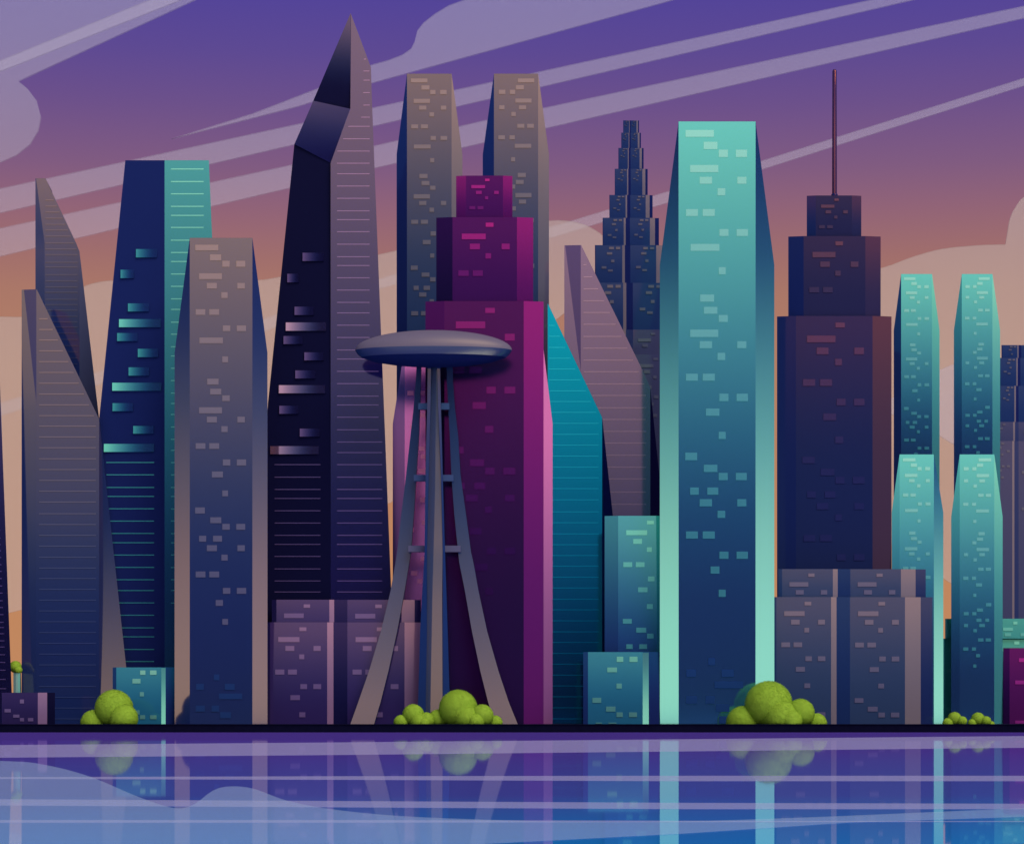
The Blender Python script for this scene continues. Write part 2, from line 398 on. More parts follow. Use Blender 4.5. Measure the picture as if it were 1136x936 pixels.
# rear teal pair on the right, then the shorter pair in front of it
G = 'slim teal chamfered towers on the right'
chamfered('slim teal chamfered tower rising behind, next to the dark brown antenna tower', 304, 366, 991.5, 999.7, 1034, 1042.3, 120, (12, NAVY, (26, 58, 100)), (0, NAVY, TEAL), (8, (50, 110, 135), (122, 212, 192)),
          W_T, el=[(304, 14.3), (510, 3), (803, 0)], y1=506, group=G)
chamfered('slim teal chamfered tower rising behind, farthest right of the tall teal ones', 304, 366, 1058.2, 1067, 1101, 1109.5, 120, (12, NAVY, (60, 140, 145)), (0, NAVY, TEAL), (8, (50, 110, 135), (140, 222, 200)),
          W_T, True, el=[(304, 14.3), (510, 3), (803, 0)], y1=506, group=G)
chamfered('shorter teal chamfered tower standing half behind the brown grey podium block', 504, 568, 989.3, 998, 1036, 1046.5, 62, (12, (30, 70, 110), (90, 180, 172)), (0, (24, 50, 95), TEAL), (27, (22, 50, 95), MINT),
          W_T, y1=640, group=G, thick=11)
chamfered('shorter teal chamfered tower standing behind the two smallest bushes', 504, 573, 1055.2, 1064.7, 1103, 1112.3, 62, (12, NAVY, (80, 170, 165)), (0, NAVY, TEAL), (8, (50, 110, 135), (135, 220, 198)),
          W_T, True, el=[(504, 14.3), (745, 3), (803, 0)], y1=742, group=G, thick=11)
# big teal tower and brown-grey tower of the front row
chamfered('big bright teal tower with navy and mint chamfered corners, widest tower of the skyline', 135, 292, 732, 752.8, 838.2, 859, 22, (27, NAVY, MINT), (0, NAVY, TEAL), (27, NAVY, MINT), W_T, thick=30)
chamfered('brown grey chamfered tower with scattered windows in front of the navy and teal tower', 264, 390, 193.7, 210.5, 280, 296.7, 20, (27, (22, 36, 84), (134, 112, 114)), (0, NAVY, GREY), (27, (22, 36, 84), (134, 112, 114)), W_G, thick=26)

# left slanted towers
def ys_lines(w, i, ys, x0, x1, mat, h=1.1, margin=3.5):
    for y in ys: w.line(i, y, x0, x1, mat, h, margin=margin)
r = root_at('slanted_skyscraper', 'tall thin grey tower with slanted roof rising behind the shorter slanted tower', 65, 92)
w = Wall(r, [(198, [39.3, 40, 50.4, 50.41]), (270, [39.3, 49.5, 84.6, 84.61]), (279, [39.3, 49.5, 88.2, 88.2]), (464, [39.3, 49.5, 88.2, 110]), (803, [39.3, 49.5, 88.2, 116])],
         [(9, (24, 46, 94), (96, 84, 98), 'corner_facet'), (0, (26, 42, 90), (124, 104, 106), 'facade'), (10, (62, 68, 100), (100, 90, 106), 'corner_facet')], 92,
         el=[(198, 14.3), (440, 3), (803, 0)], thick=18)
ys_lines(w, 1, [180+v/2.925 for v in (123,143,162,182,202,220,240,262,282,300,325,340,365,385,405,422,445,462,480,500,518,535,555,575,595,615,635,655)], 50.5, 87, facade_mat((52, 60, 96), (150, 122, 116)), .9, 2.0)
r = root_at('slanted_skyscraper', 'grey slanted roof tower with fine floor lines, in front of its taller thinner neighbour', 75, 48)
w = Wall(r, [(321, [24, 26.5, 40.3, 40.8]), (446, [24, 40.2, 40.3, 101.0]), (465, [24, 40.25, 40.3, 110])],
         [(6, NAVY, (118, 102, 104), 'corner_facet'), (9, (24, 40, 92), (80, 72, 98), 'corner_facet'), (0, NAVY, (116, 100, 103), 'facade')], 48,
         el=[(321, 14.3), (446, 11.5), (560, 8.7), (720, 3), (803, 0)], hinge=2, thick=18)
Wall(r, [(465, [110, 110.02]), (740, [110, 140]), (803, [110, 146])], [(0, (24, 38, 84), (122, 104, 108), 'corner_facet')], 48.4, el=[(465, 3), (560, 4), (640, 8), (740, 12), (803, 14)], hinge=0, thick=16)
ys_lines(w, 2, [180+v/2.925 for v in (508,543,577,612,647,682,717,752,787,822,856,891,926)]+[490+v/2.925 for v in (55,90,125,160,195,233,268,303,338,374,409,443,478,513,548,583,618,653,688,723,758,793,828,863,898)],
         43.4, 106.7, facade_mat((40, 54, 96), (158, 128, 120)), .95)

# navy and teal tower
r = root_at('skyscraper', 'navy and teal tower with glowing teal light bars on its navy face', 170, 56)
w = Wall(r, [(178, [139, 182.6, 231.7]), (464, [110, 182.6, 244]), (803, [100, 182.6, 258])], [(0, (23, 33, 80), (25, 37, 86), 'facade'), (0, NAVY, (78, 158, 156), 'facade')], 56, hinge=1, thick=26)
tb = facade_mat((24, 36, 84), (112, 210, 190)); td = facade_mat((24, 36, 84), (62, 146, 152))
for (a, b, c, d) in ((442,283,510,310),(392,350,435,377),(416,459,484,485),(387,510,522,536),(381,555,447,581),(448,606,514,633),(418,666,484,693),(365,716,524,742),(366,782,432,808),(433,856,499,881),(338,914,500,940)):
    w.louver(0, a/2.925, 180+b/2.925, c/2.925, 180+d/2.925, tb if c-a > 100 else td)
ys_lines(w, 0, [490+v/2.925 for v in (67,107,148,177,217,257,297,327,367,407,447,482,522,562,603,632,673,712)], 118, 171, facade_mat((44, 110, 130), (110, 200, 180)), 1.0)
ys_lines(w, 1, [160+v/3.6 for v in (100,150,199,249,285,333,384,433,469,519,568,618,660,711,759,809,846,895)]+[420+v/3.6 for v in (8,58,99,143,193,242,286,335,384,434,470,520,568,618,655,703,753,802,845,895)], 189.7, 226, facade_mat((50, 120, 138), (140, 220, 202)), 1.1)

# dark folded spire tower
r = root_at('spire_skyscraper', 'tallest tower, near black and mauve with folded pointed crystal top', 372, 50)
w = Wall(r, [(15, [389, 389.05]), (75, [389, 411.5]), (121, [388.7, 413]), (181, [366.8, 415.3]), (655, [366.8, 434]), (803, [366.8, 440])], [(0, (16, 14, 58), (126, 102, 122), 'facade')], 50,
         el=[(15, 14.3), (180, 12.2), (430, 7.6), (640, 3), (803, 0)], thick=26, rear_mat=facade_mat(BLACK, (20, 18, 52)))
ml = facade_mat((84, 66, 108), (182, 138, 160))
for (a, y, b) in ((560,325,572),(558,390,590),(558,440,592),(557,508,592),(558,576,592),(545,642,592),(475,692,592),(447,760,592),(415,827,592)):
    w.line(0, y/4.925, 290+a/4.925, 290+b/4.925, ml, .9, margin=1)
ys_lines(w, 0, [160+v/3.6 for v in (77,119,168,217,267,302,350,400,450,485,534,583,632,674,723,772,822)], 373.9, 410, ml, .95)
ys_lines(w, 0, [160+v/3.6 for v in (858,907)]+[420+v/3.6 for v in (20,70,105,154,204)], 373.9, 420, ml, .95)
ys_lines(w, 0, [420+v/3.6 for v in (253,295,343,393,442,478,527,576,625,661,709,759,807,851)], 373.9, 424, ml, .95)
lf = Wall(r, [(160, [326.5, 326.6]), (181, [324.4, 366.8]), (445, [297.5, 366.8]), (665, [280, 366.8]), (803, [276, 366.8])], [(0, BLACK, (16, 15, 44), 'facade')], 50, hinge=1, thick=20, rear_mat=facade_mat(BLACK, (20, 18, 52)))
pb = facade_mat(BLACK, (190, 148, 176)); pd = facade_mat(BLACK, (96, 76, 122))
for (a, b, c, d) in ((561,435,645,468),(500,519,546,553),(529,650,606,683),(494,713,655,746),(485,767,562,799),(568,832,645,864),(532,904,612,936)):
    lf.louver(0, 180+a/3.6, 160+b/3.6, 180+c/3.6, 160+d/3.6, pb if c-a > 120 else pd)
for (a, b, c, d) in ((466,27,650,59),(468,109,545,141),(550,200,630,232),(432,270,625,302)):
    lf.louver(0, 180+a/3.6, 420+b/3.6, 180+c/3.6, 420+d/3.6, pb if c-a > 120 else pd)
ys_lines(lf, 0, [420+v/3.6 for v in (343,393,442,478,527,576,625,661,709,759,807,851)], 304.7, 355.5, facade_mat((70, 56, 92), (120, 95, 130)), .95)
Wall(r, [(15, [388.9, 389]), (112, [347.5, 389]), (121, [388.6, 389])], [(0, BLACK, (116, 94, 118), 'crystal_facet')], 50.1, el=[(15, 14.3), (40, 11), (80, 5.5), (100, 3), (121, 0)], hinge=1, ybot=121, rear=False)
Wall(r, [(112, [347.5, 347.6]), (121, [343.7, 388.6]), (160, [326.6, 374.4]), (181, [366.7, 366.8])], [(0, (15, 14, 56), (120, 96, 122), 'crystal_facet')], 50.2, el=[(112, 10.4), (180, 3)], hinge=1, ybot=181, rear=False)

# stepped magenta tower (the pink tower behind it, then the cyan one)
PLUM = (86, 28, 86); PINK = (154, 37, 114)
r = root_at('skyscraper', 'pink chamfered tower mostly hidden behind the stepped magenta tower and the needle', 526, 63)
w = Wall(r, [(388, [448.5, 449, 602.5, 603]), (470, [435.7, 449, 602.5, 613])], [(3, (34, 50, 108), (132, 92, 156), 'corner_facet'), (0, (40, 56, 116), (212, 122, 196), 'facade'), (5, (108, 74, 128), (242, 130, 200), 'corner_facet')], 63, thick=14, rough=.22, el=[(388, 14.3), (490, 13), (620, 7.6), (710, 3), (803, 0)])
pk = facade_mat((112, 80, 132), (246, 146, 204), .3)
for (x, y, ww) in ((452,433.5,7),(466.5,433.5,5),(466.5,458,5),(465,495,6),(467,504,5),(464,520,8),(466,552,5),(468,577,4),(467,617,5),(456,633,7),(463,642,5),(455,470,6),(453,585,6)):
    w.pane(1, x, y, x+ww, y+5, pk)
def stepped(root, tiers, Yf, pat_rows, T=30, rough=.07):
    Y = Yf
    for k in range(len(tiers)-1, -1, -1):
        y, yb, xs, facets, el, win, n = tiers[k]
        w = Wall(root, [(y, xs)], facets, Y, el=el, ybot=yb, thick=max(5, Yf+T-Y-1.5*(len(tiers)-1-k)), rough=rough)
        if win: w.pattern(1, Q[:n], facade_mat(*win))
        Y = w.Yf+w.bow(y)+2.0
r = root_at('stepped_skyscraper', 'stepped magenta tower with bright pink right edge, behind the needle', 537, 40)
stepped(r, [(195, 241, [506, 517, 558, 568.5], [(10, (40, 12, 66), (140, 34, 108), 'corner_facet'), (0, (58, 18, 74), (92, 29, 88), 'facade'), (10, (40, 12, 66), PINK, 'corner_facet')], (3, 14.3), ((92, 28, 88), (190, 44, 130)), 7),
            (241, 334, [484, 502, 573.5, 591.5], [(10, BLACK, (44, 10, 68), 'corner_facet'), (0, (46, 16, 68), PLUM, 'facade'), (10, (46, 14, 68), PINK, 'corner_facet')], (4, 14.3), ((70, 22, 78), (172, 40, 122)), 7),
            (334, None, [472, 493, 581, 603], [(10, BLACK, (76, 22, 84), 'corner_facet'), (0, BLACK, PLUM, 'facade'), (10, (66, 22, 82), PINK, 'corner_facet')], [(334, 14.3), (600, 5.2), (700, 1.5), (803, -1)], ((34, 14, 56), (134, 36, 108)), 26)], 40, Q, 21, .2)
r = root_at('slanted_skyscraper', 'bright cyan tower with slanted roof and thin floor lines beside the magenta tower', 640, 80)
w = Wall(r, [(337, [607.6, 607.9, 608.0]), (463, [607.6, 668, 668.1]), (572, [607.6, 668, 680]), (803, [607.6, 668, 690])], [(0, (13, 24, 62), (0, 160, 184), 'facade'), (27, (12, 18, 62), (10, 120, 150), 'corner_facet')], 80,
         el=[(337, 14.3), (500, 9.8), (640, 6.2), (760, 3), (803, 0)], thick=10)
cl = facade_mat((10, 84, 112), (40, 190, 205))
ys_lines(w, 0, [240+v/4.68 for v in (567,623,681,737,793,849,906)]+[430+v/4.925 for v in (76,135,195,255,314,374,434,492,551,612,678,737,798,857,916)]+[560+v/3.6 for v in (244,288,331,376,418,462,506,548,592,635,679,722,765,809,853)],
         609, 664, cl, 1.0, 4)
r = root_at('slanted_skyscraper', 'mauve tower with slanted roof and thin floor lines behind the cyan tower', 680, 94)
w = Wall(r, [(272, [626, 627, 644.3, 644.8, 644.81]), (411, [626, 644.2, 644.3, 713, 713.01]), (430, [626, 644.25, 644.3, 721.4, 721.41]), (527, [626, 644.25, 644.3, 721.4, 731.6]), (803, [626, 644.25, 644.3, 721.4, 734])],
         [(6, (20, 18, 62), (136, 108, 134), 'corner_facet'), (5, (16, 14, 58), (90, 72, 112), 'corner_facet'), (0, (26, 22, 70), (138, 110, 136), 'facade'), (12, (16, 14, 52), (24, 18, 62), 'corner_facet')], 94,
         el=[(272, 14.3), (410, 12), (560, 8.5), (803, 0)], hinge=2, thick=12)
ys_lines(w, 2, [240+v/4.68 for v in (252,315,377,439,500,561,624,685,747,807,870,930)]+[430+v/4.925 for v in (110,174,239,303,369,434,498,570,637)], 647.4, 717, facade_mat((84, 66, 104), (176, 138, 156)), 1.0, 5)

# many-tiered dark towers built from seven facets a tier
FR = [0, .012, .375, .41, .485, .84, .93, 1]
def seven(edge, front, strip, gap, dark):
    return [(6, *edge, 'corner_facet'), (0, *front, 'facade'), (8, *strip, 'pilaster'), (4, *gap, 'recess'), (0, *front, 'facade'), (8, *strip, 'pilaster'), (6, *dark, 'corner_facet')]
def tiered(root, tiers, Yf, spec, win, nwin, dY=1.5, thick=16, el=None, fr=None):
    n = len(tiers); Y = Yf
    for k in range(n-1, -1, -1):
        y, yb, a, b = tiers[k]
        xs = fr[k] if fr else [a+(b-a)*f for f in FR]
        sp = spec[k] if isinstance(spec[0], list) else spec
        w = Wall(root, [(y, xs)], sp, Y, ybot=yb, thick=max(5, Yf+thick-Y-.8*(n-1-k)), el=el[k] if el else (5, 14.3), hinge=2)
        for i in (1, 4): w.pattern(i, nwin if not isinstance(nwin, dict) else nwin[k], facade_mat(*win))
        Y = w.Yf+w.bow(y)+dY
DK = seven(((22, 30, 76), (26, 38, 88)), ((28, 46, 92), (52, 64, 102)), ((104, 94, 106), (124, 108, 114)), ((22, 28, 78), (26, 36, 86)), ((22, 30, 80), (24, 36, 88)))
DL = seven(((40, 48, 90), (60, 62, 96)), ((58, 60, 94), (82, 76, 102)), ((112, 98, 106), (130, 112, 116)), ((40, 48, 90), (56, 60, 96)), ((40, 48, 90), (50, 56, 96)))
TW = [(.50, .07, .68, .16), (.76, .07, .92, .16), (.42, .27, .62, .36), (.58, .55, .70, .65), (.22, .80, .40, .89), (.46, .92, .64, 1.0)]
r = root_at('stepped_skyscraper', 'dark navy tower of many narrowing tiers behind the big teal tower', 699, 132)
tiered(r, [(133.8, 147.4, 691.3, 708.9), (147.4, 164.3, 689.2, 711), (164.3, 187.4, 686, 714), (187.4, 216.4, 682, 718.5), (216.4, 241.7, 676, 724), (241.7, 272, 668.5, 731), (272, 313.7, 660, 741),
           (313.7, 365.6, 655, 752), (365.6, 393, 650, 758), (393, None, 646, 764)], 132, [DK]*8+[DL]*2, ((74, 76, 100), (104, 96, 108)), {**{k: TW for k in range(8)}, 8: Q[:4], 9: Q[:12]}, dY=.8, thick=34)
r = root_at('stepped_skyscraper', 'dark navy tower of narrowing tiers cut by the right edge behind the teal towers', 1150, 176)
tiered(r, [(382.8, 397, 1111, 1189), (397, 428, 1104, 1196), (428, 468, 1098, 1202), (468, 489, 1092, 1208), (489, None, 1088, 1212)], 176, [DK, DK, DK, DL, DL], ((74, 76, 100), (104, 96, 108)),
       {0: TW[:4], 1: TW, 2: TW, 3: Q[:3], 4: Q[:12]}, dY=1, thick=34,
       fr=[[1111, 1112, 1128.6, 1130, 1133, 1160, 1180, 1189], [1104, 1109.5, 1127.5, 1129, 1132, 1162, 1186, 1196], [1098, 1109, 1125.3, 1127, 1130, 1165, 1190, 1202], [1092, 1100, 1124, 1126, 1130, 1168, 1194, 1208], [1088, 1098, 1123, 1125.3, 1130, 1170, 1196, 1212]])

# dark brown stepped tower with mast
r = root_at('antenna_skyscraper', 'dark navy brown stepped tower topped by a tall thin mast', 925, 64)
BN = (24, 36, 84)
stepped(r, [(217, 262, [895, 905, 945, 955.5], [(10, NAVY, (62, 46, 72), 'corner_facet'), (0, (36, 36, 70), (56, 46, 68), 'facade'), (10, (32, 36, 72), (86, 54, 70), 'corner_facet')], (3, 14.3), ((62, 50, 76), (112, 68, 78)), 7),
            (262, 350.5, [874.5, 891.5, 960, 977], [(10, (22, 32, 80), (26, 36, 82), 'corner_facet'), (0, (36, 36, 70), (56, 44, 66), 'facade'), (10, (42, 38, 70), (90, 54, 68), 'corner_facet')], (3, 14.3), ((50, 44, 76), (106, 66, 78)), 7),
            (350.5, None, [862, 883, 968, 989], [(10, (22, 33, 80), (44, 40, 76), 'corner_facet'), (0, (25, 35, 74), (58, 44, 66), 'facade'), (10, (60, 44, 64), (94, 56, 66), 'corner_facet')], [(350, 14.3), (560, 3), (803, 0)], ((30, 36, 80), (100, 60, 76)), 26)], 64, Q)
def lathe(name, prof, cx, cy, mat, parent, n=32, sy=1.0):
    vs = []; fs = []
    for rr, z in prof:
        for k in range(n):
            a = 2*math.pi*k/n; vs.append((cx+rr*math.cos(a), cy+rr*math.sin(a)*sy, z))
    for j in range(len(prof)-1):
        for k in range(n): fs.append((j*n+k, j*n+(k+1) % n, (j+1)*n+(k+1) % n, (j+1)*n+k))
    return mesh(name, vs, fs, mat, parent, True)
p0 = at(925.8, 217, 78); p1 = at(925.8, 77, 78)
lathe('mast', [(1.12, p0.z-.5), (1.08, p0.z+20), (.98, p1.z-1), (.7, p1.z-.2), (.02, p1.z)], p0.x, 78, facade_mat((52, 38, 76), (112, 64, 72)), r, 16)
lathe('mast_foot', [(1.5, p0.z-.2), (1.5, p0.z+.5), (1.1, p0.z+.8), (.9, p0.z+.9)], p0.x, 78, facade_mat(BN, (60, 46, 70)), r, 16)

# ------------------------------------------------------------------ lower blocks
r = root_at('office_block', 'low brown grey double block with upper setback, right of the big teal tower', 945, 30, 'office block')
GB = seven(((24, 46, 84), (46, 58, 90)), ((38, 54, 86), (80, 78, 98)), ((102, 92, 102), (140, 118, 118)), ((22, 38, 80), (42, 58, 92)), ((22, 34, 78), (70, 70, 94)))
tiered(r, [(631, 662, 863, 1027), (662, None, 859, 1034)], 30, [GB, GB], ((78, 76, 104), (122, 106, 114)), {0: Q[:4], 1: Q}, dY=1.5, thick=22, el=[(7, 14.3), (2, 14.3)],
       fr=[[863.4, 867.6, 924, 929.3, 943.4, 999.5, 1015.7, 1027], [859, 861.2, 922, 928, 943, 1004, 1021.4, 1034.4]])
r = root_at('office_block', 'low dark mauve double block with upper setback behind the left leg of the needle', 383, 35, 'office block')
PB = seven(((22, 18, 56), (52, 42, 78)), ((38, 28, 74), (90, 70, 104)), ((116, 86, 124), (160, 118, 146)), ((15, 14, 48), (56, 44, 82)), ((24, 20, 60), (40, 32, 72)))
tiered(r, [(665, 690, 301.5, 466.8), (690, None, 294.3, 472)], 35, [PB, PB], ((84, 66, 108), (136, 104, 134)), {0: Q[:4], 1: Q}, dY=1.2, thick=13, el=[(8, 14.3), (2, 14.3)],
       fr=[[301.5, 306.7, 365.4, 370.7, 385.4, 445.5, 460, 466.8], [294.3, 299.6, 363, 369.9, 385.4, 448.8, 466.5, 471]])
def block(label, y, xs, facets, Yf, wins, winm, fi, el, thick, zoom=None, cat='office block'):
    r = root_at('office_block', label, (xs[0]+xs[-1])/2, Yf, cat)
    w = Wall(r, [(y, xs)], facets, Yf, el=el, thick=thick)
    for (a, b, c, d) in wins:
        ox, oy, k = zoom
        w.pane(fi, ox+a/k, oy+b/k, ox+c/k, min(oy+d/k, w.ybot-.5), facade_mat(*winm))
    return w
block('small teal block with bright mint edge, behind the bush at left', 740, [125, 129, 179, 183.7, 193.6],
      [(8, (22, 44, 86), (26, 56, 98), 'corner_facet'), (0, (28, 84, 114), (56, 124, 138), 'facade'), (-27, (70, 140, 140), (128, 222, 202), 'pilaster'), (8, (22, 32, 80), (24, 62, 104), 'corner_facet')], 27,
      [(455,741,472,755),(487,741,508,755),(430,768,456,783),(454,811,467,825),(440,870,453,884),(454,886,471,899),(487,886,508,899)], ((70, 138, 148), (120, 196, 186)), 1, (2, 14.3), 7, (0, 490, 2.925))
block('small teal block with a bright mint edge standing left of the big teal tower', 723, [647, 652.3, 713, 719.7, 731.5],
      [(8, (22, 38, 86), (28, 60, 100), 'corner_facet'), (0, (28, 82, 112), (58, 126, 138), 'facade'), (-27, (70, 140, 140), (134, 226, 206), 'pilaster'), (8, (22, 32, 80), (22, 64, 104), 'corner_facet')], 26.5,
      [(303,605,329,626),(354,605,386,626),(265,648,304,667),(302,712,323,732),(206,769,241,789),(260,804,298,824),(302,827,327,846),(352,827,384,846),(219,868,244,880),(270,868,302,880)], ((68, 140, 150), (104, 190, 180)), 1, (2, 14.3), 7.5, (600, 560, 3.6))
w = block('taller teal block with many windows tucked behind the big teal tower', 572, [670.8, 685.8, 737],
      [(10, (24, 34, 84), (60, 126, 138), 'corner_facet'), (0, (24, 38, 90), (82, 158, 164), 'facade')], 36, [], None, 1, [(572, 14.3), (740, 3), (803, 0)], 9)
w.pattern(1, [q for q in Q if q[2] < .72], facade_mat((54, 110, 128), (120, 206, 190)), face=(685.8, 748))
block('tiny dark purple block with a mauve edge at the bottom left corner', 768, [2, 42, 52.3, 61],
      [(0, (36, 28, 66), (54, 42, 84), 'facade'), (8, (110, 84, 122), (136, 104, 138), 'pilaster'), (8, (12, 12, 38), (18, 16, 44), 'corner_facet')], 4,
      [(65,835,78,848),(15,866,35,877),(43,884,63,894),(65,895,78,906),(91,895,108,906)], ((86, 70, 108), (112, 90, 124)), 0, (2, 14.3), 9, (0, 490, 2.925))
block('low magenta block cut by the right edge in front of the teal towers', 718.5, [1112.9, 1120, 1172, 1190],
      [(10, (28, 10, 48), (60, 18, 74), 'corner_facet'), (0, (66, 18, 72), (96, 28, 90), 'facade'), (10, (120, 32, 100), PINK, 'pilaster')], 61,
      [(795,680,840,692),(783,750,830,762),(783,876,830,886)], ((132, 34, 106), (180, 44, 128)), 1, (2, 14.3), 12, (850, 490, 2.836))
r = root_at('office_block', 'low teal block with setback seen between and beyond the shorter teal towers', 1105, 76, 'office block')
for k, (y, yb, xs) in enumerate(((686, 708, [1048.5, 1051, 1165]), (708, None, [1046, 1048, 1170]))):
    w = Wall(r, [(y, xs)], [(8, (24, 60, 100), (36, 90, 120), 'corner_facet'), (0, (44, 112, 134), (80, 158, 158), 'facade')], 76+2*(1-k), ybot=yb, el=(9.5, 14.3), thick=14-2*(1-k), hinge=1)
    z = lambda x, yy: (850+x/2.836, 490+yy/2.836)
    for (a, b, c, d) in (((777,565,790,574),(745,584,776,594),(750,601,770,611),(800,601,820,611)) if k == 0 else ((780,627,796,637),(576,648,584,658),(569,716,584,726),(568,835,584,845))):
        p, q2 = z(a, b), z(c, d); w.pane(1, p[0], p[1], q2[0], q2[1], facade_mat((60, 130, 142), (120, 206, 190)))
r = root_at('office_block', 'thin bright mint block glimpsed behind the left edge sliver tower', 18, 37, 'office block')
Wall(r, [(746, [14.8, 20, 22.2])], [(0, (88, 186, 172), (118, 210, 192), 'facade'), (8, (72, 168, 160), (104, 200, 184), 'corner_facet')], 37, el=(9.5, 14.3), thick=10, hinge=1)
r = root_at('skyscraper', 'dark purple tapering tower cut off by the left edge', -20, 34)
w = Wall(r, [(300, [-60, -30, -6]), (435, [-62, -30, .3]), (803, [-66, -30, 14.4])], [(10, BLACK, (40, 32, 68), 'corner_facet'), (0, (13, 12, 42), (92, 74, 112), 'facade')], 34, thick=20, hinge=1)
ys_lines(w, 1, [490+v/2.925 for v in (200,212,240,262,287,312,333,353,375,398,420,443,467,490,515,537,560,585,602,622,645,665,690,715,740,770,800)], -26, 9, facade_mat((70, 56, 96), (150, 116, 140)), .9, 6)

# ------------------------------------------------------------------ observation needle
YN = 25.0
r = root_at('observation_needle', 'slender observation needle with curved legs and a wide grey flying saucer top', 481, YN, 'observation tower')
ctr = at(481, 386.5, YN); sc = s_(YN); A = 87*sc; B_ = .36
rim = .0
z0 = ctr.z-2.2*sc
prof = [(max(.02, A*math.cos(math.pi/2*k/18)), z0+22.0*sc*math.sin(math.pi/2*k/18)) for k in range(19)]
lathe('saucer_roof', prof, ctr.x, YN, facade_mat((92, 86, 102), (112, 102, 110), .45), r, 96, B_)
lathe('saucer_rim', [(A*.92, z0-8*sc), (A*.97, z0-4.4*sc), (A, z0)], ctr.x, YN, facade_mat((28, 50, 94), (92, 96, 112), .3), r, 96, B_)
lathe('saucer_underside', [(.02, z0-18.5*sc), (A*.25, z0-18*sc), (A*.5, z0-16.2*sc), (A*.75, z0-12.8*sc), (A*.92, z0-8*sc)], ctr.x, YN, facade_mat((22, 34, 82), (28, 44, 92)), r, 96, B_)
def beam(levels, ph, dark, bright, Yf, thick, el=None, nm='leg'):
    """one tapering leg: front facet, flanks and back closed into a solid"""
    rows = []; L = levels
    w = Wall(r, levels, [(ph, dark, bright, 'tmp')], Yf, rear=False, el=el, hinge=1 if L[-1][1][0] < 481 else 0)
    o = [c for c in bpy.data.objects if c.name.startswith('tmp')][-1]
    n = len(w.rows); vs = [v.co.copy() for v in o.data.vertices]
    bpy.data.objects.remove(o)
    back = [v+Vector((0, thick, 0)) for v in vs]; fs = [(2*j, 2*j+2, 2*j+3, 2*j+1) for j in range(n-1)]
    m = len(vs); allv = vs+[v.copy() for v in vs]+back
    for j in range(n-1):
        fs += [(m+2*j, 2*m+2*j, 2*m+2*j+2, m+2*j+2), (m+2*j+1, m+2*j+3, 2*m+2*j+3, 2*m+2*j+1), (2*m+2*j, 2*m+2*j+1, 2*m+2*j+3, 2*m+2*j+2)]
    me = bpy.data.meshes.new(nm); me.from_pydata(allv, [], fs); me.update()
    for p in me.polygons: p.use_smooth = p.index < n-1
    link(nm, me, facade_mat(dark, bright), r)
LD, LB = (28, 48, 86), (130, 110, 112)
z3 = lambda x: 380+x/4.679
z4 = lambda x: 380+x/4.458
yy3 = lambda y: 420+y/4.679
yy4 = lambda y: 610+y/4.458
left = [(400, [z3(381)+1, z3(404)+1])]+[(yy3(y), [z3(a), z3(b)]) for y, a, b in ((0, 381, 406), (150, 369, 402), (300, 352, 396), (500, 330, 383), (700, 305, 370), (900, 283, 355))]+\
       [(yy4(y), [z4(a), z4(b)]) for y, a, b in ((60, 262, 330), (200, 238, 307), (400, 190, 270), (600, 130, 226), (750, 78, 188), (862, 38, 155))]
right = [(400, [z3(541), z3(570)])]+[(yy3(y), [z3(a), z3(b)]) for y, a, b in ((0, 541, 572), (150, 549, 583), (300, 557, 600), (500, 565, 612), (700, 580, 640), (900, 600, 667))]+\
        [(yy4(y), [z4(a), z4(b)]) for y, a, b in ((60, 577, 647), (200, 605, 672), (400, 640, 715), (600, 682, 772), (750, 720, 822), (862, 752, 867))]
beam(left, 0, LD, LB, YN+4, 5, el=[(400, 2.5), (560, 6.4), (803, 13.4)])
beam(right, 0, LD, LB, YN+4, 5, el=[(400, 2.5), (560, 6.4), (803, 13.4)])
core = [(400, [z3(463), z3(489)])]+[(yy3(y), [z3(a), z3(b)]) for y, a, b in ((0, 465, 487), (300, 457, 500), (500, 450, 508), (900, 430, 520))]+[(803, [z4(411), z4(495)])]
core = [(400, [478.5, 484.5]), (420, [478, 485]), (484, [476.5, 487]), (527, [474.5, 489]), (612, [473.5, 491]), (660, [474, 490.5]), (803, [472, 491])]
beam(core, 26, (48, 66, 98), (118, 106, 112), YN-1, 6, el=[(400, 12), (620, 6), (803, 0)], nm='core_column')
beam([(400, [474.5, 478.3]), (450, [474, 477.5]), (527, [472, 475.5]), (612, [471, 473.4]), (700, [466, 473.5]), (803, [463, 471.8])], 14, (24, 46, 94), (92, 84, 100), YN, 5, el=[(400, 12), (520, 7), (640, 2), (803, 0)], nm='core_flank')
beam([(400, [484.7, 488]), (450, [486, 489]), (527, [489.2, 491]), (612, [491.2, 493.5]), (700, [491, 496.5]), (803, [491.3, 499.5])], 14, (24, 46, 94), (92, 84, 100), YN, 5, el=[(400, 12), (520, 7), (640, 2), (803, 0)], nm='core_flank')
for y0, y1, a, b, dk in ((447, 454, 464, 498.5, (52, 72, 106)), (526.5, 533.5, 459, 503, (54, 68, 102)), (605, 612, 453, 511, (80, 78, 102))):
    v0 = at(a, y0, YN+5.5); v1 = at(b, y1, YN+5.5); d = 2.5
    vs = [(x, y, zz) for y in (YN+5.5, YN+5.5+d) for x, zz in ((v0.x, v0.z), (v1.x, v0.z), (v1.x, v1.z), (v0.x, v1.z))]
    mesh('crossbar', vs, [(3, 2, 1, 0), (4, 5, 6, 7), (0, 1, 5, 4), (1, 2, 6, 5), (2, 3, 7, 6), (3, 0, 4, 7)], facade_mat(dk, tuple(min(255, c+25) for c in dk)), r)

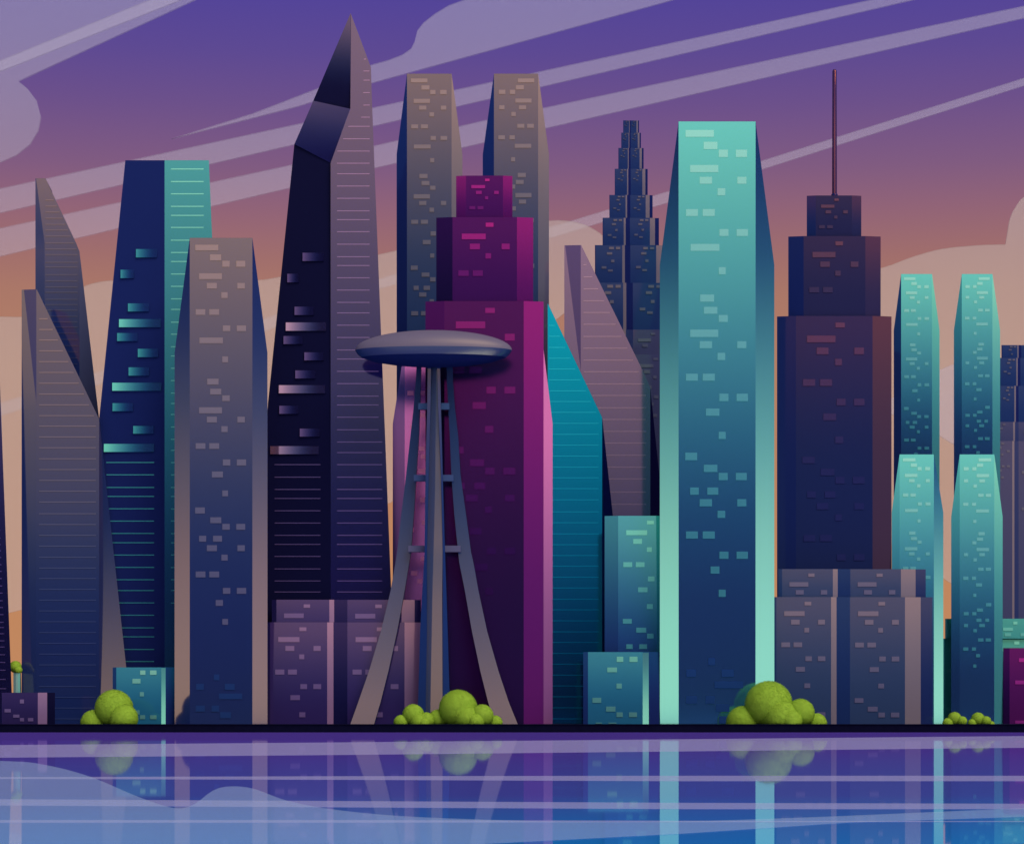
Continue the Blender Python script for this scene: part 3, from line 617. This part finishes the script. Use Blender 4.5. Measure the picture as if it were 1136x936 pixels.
# ------------------------------------------------------------------ bushes
def leaf_mat():
    m = bpy.data.materials.new('leaves'); m.use_nodes = True
    nt = m.node_tree; N = nt.nodes; L = nt.links; p = N['Principled BSDF']
    geo = N.new('ShaderNodeNewGeometry'); r = N.new('ShaderNodeValToRGB')
    L.new(geo.outputs['Random Per Island'], r.inputs[0])
    r.color_ramp.elements[0].color = (.30, .50, .038, 1); r.color_ramp.elements[1].color = (.37, .56, .043, 1)
    L.new(r.outputs[0], p.inputs['Base Color']); p.inputs['Roughness'].default_value = .7; p.inputs['Specular IOR Level'].default_value = .1
    return m
LM = leaf_mat(); TM = plain_mat('bark', (.06, .04, .03), .9, .3, 2)
def bush(label, lobes, Y, group='round clipped bushes along the quay', zb=0.0):
    cx = sum(l[0]*l[2] for l in lobes)/sum(l[2] for l in lobes)
    r = thing('bush', label, 'bush', ((cx-CX)*s_(Y), Y, zb), group)
    order = sorted(range(len(lobes)), key=lambda i: -lobes[i][2])
    for k, (x, y, rad, dy) in enumerate(lobes):
        c = at(x, y, Y-dy); R = rad*s_(Y); bm = bmesh.new()
        bmesh.ops.create_icosphere(bm, subdivisions=4, radius=R*.97)
        for v in bm.verts:
            n = v.co.normalized(); v.co = n*R*(.965+.02*math.sin(n.x*9+k)*math.sin(n.z*8+2*k)*math.sin(n.y*7))+c
        for f in bm.faces: f.smooth = True
        cnt = int(260+60*R*R)
        for _ in range(min(cnt, 5200)):
            n = Vector((random.gauss(0, 1), random.gauss(0, 1), random.gauss(0, 1))).normalized()
            if n.y > .55 and random.random() < .7: continue
            t = n.orthogonal().normalized(); b = n.cross(t); a = random.uniform(0, 6.283)
            u = t*math.cos(a)+b*math.sin(a); v = n.cross(u)
            nn = (n+Vector((random.uniform(-.2, .2), random.uniform(-.2, .2), random.uniform(-.2, .2)))).normalized()
            u = (u-nn*u.dot(nn)).normalized(); v = nn.cross(u)
            q = c+n*R*random.uniform(.975, 1.0); sz = random.uniform(.22, .42)
            bm.faces.new([bm.verts.new(q+u*sz), bm.verts.new(q+v*sz*.55), bm.verts.new(q-u*sz), bm.verts.new(q-v*sz*.55)])
        # nothing below the ground
        for v in bm.verts:
            if v.co.z < zb+.02: v.co.z = zb+.02
        me = bpy.data.meshes.new('foliage'); bm.to_mesh(me); bm.free()
        link('foliage', me, LM, r)
    c = at(lobes[order[0]][0], lobes[order[0]][1], Y)
    lathe('trunk', [(.55, zb-.05), (.42, zb+1.5), (.3, max(c.z, zb+2))], c.x, Y, TM, r, 10)
bush('round bush of three lobes in front of the small teal block on the left', [(126.5, 785.7, 21.5, 0), (137.4, 796.5, 16, 5), (104.3, 802, 15.4, -1)], -3)
bush('small low bush at the foot of the left needle leg', [(458.5, 792.8, 12.4, 0), (445, 801, 8.5, 1), (465, 801, 10, 3), (473, 798.6, 9, 2), (470.5, 802, 6.2, 5)], -3)
bush('round bush with one large lobe in front of the right needle leg', [(508.3, 786, 21.7, 0), (486, 797.5, 11.2, -2), (517.5, 796, 14.5, 4), (534.8, 793.5, 12.8, 4), (528, 800, 9.4, 7), (549.4, 801.3, 8.3, 1)], -3)
bush('largest round bush in front of the big teal tower and brown block', [(852.8, 781.5, 27, 0), (825, 802, 20, -2), (866, 795, 20, 5), (888, 790.5, 16, 4), (878, 799, 12.3, 9), (906, 802, 11.5, 1)], -2)
bush('smallest bush, left of the pair before the teal tower at right', [(1059, 797, 7.8, 0), (1067.5, 799.5, 5.5, 2), (1051.5, 802, 6, 1)], -3)
bush('small bush, right of the pair before the teal tower at right', [(1085, 797.5, 7.8, 0), (1094, 799.5, 5.6, 2), (1078.5, 802, 5, 1), (1100, 803, 3.5, 1)], -3)
bush('tiny green bush growing on the roof of the thin mint block at the left edge', [(17.2, 739.5, 6.8, 0), (20.3, 743, 4.5, 1)], 41, group=None, zb=at(0, 746, 37).z)
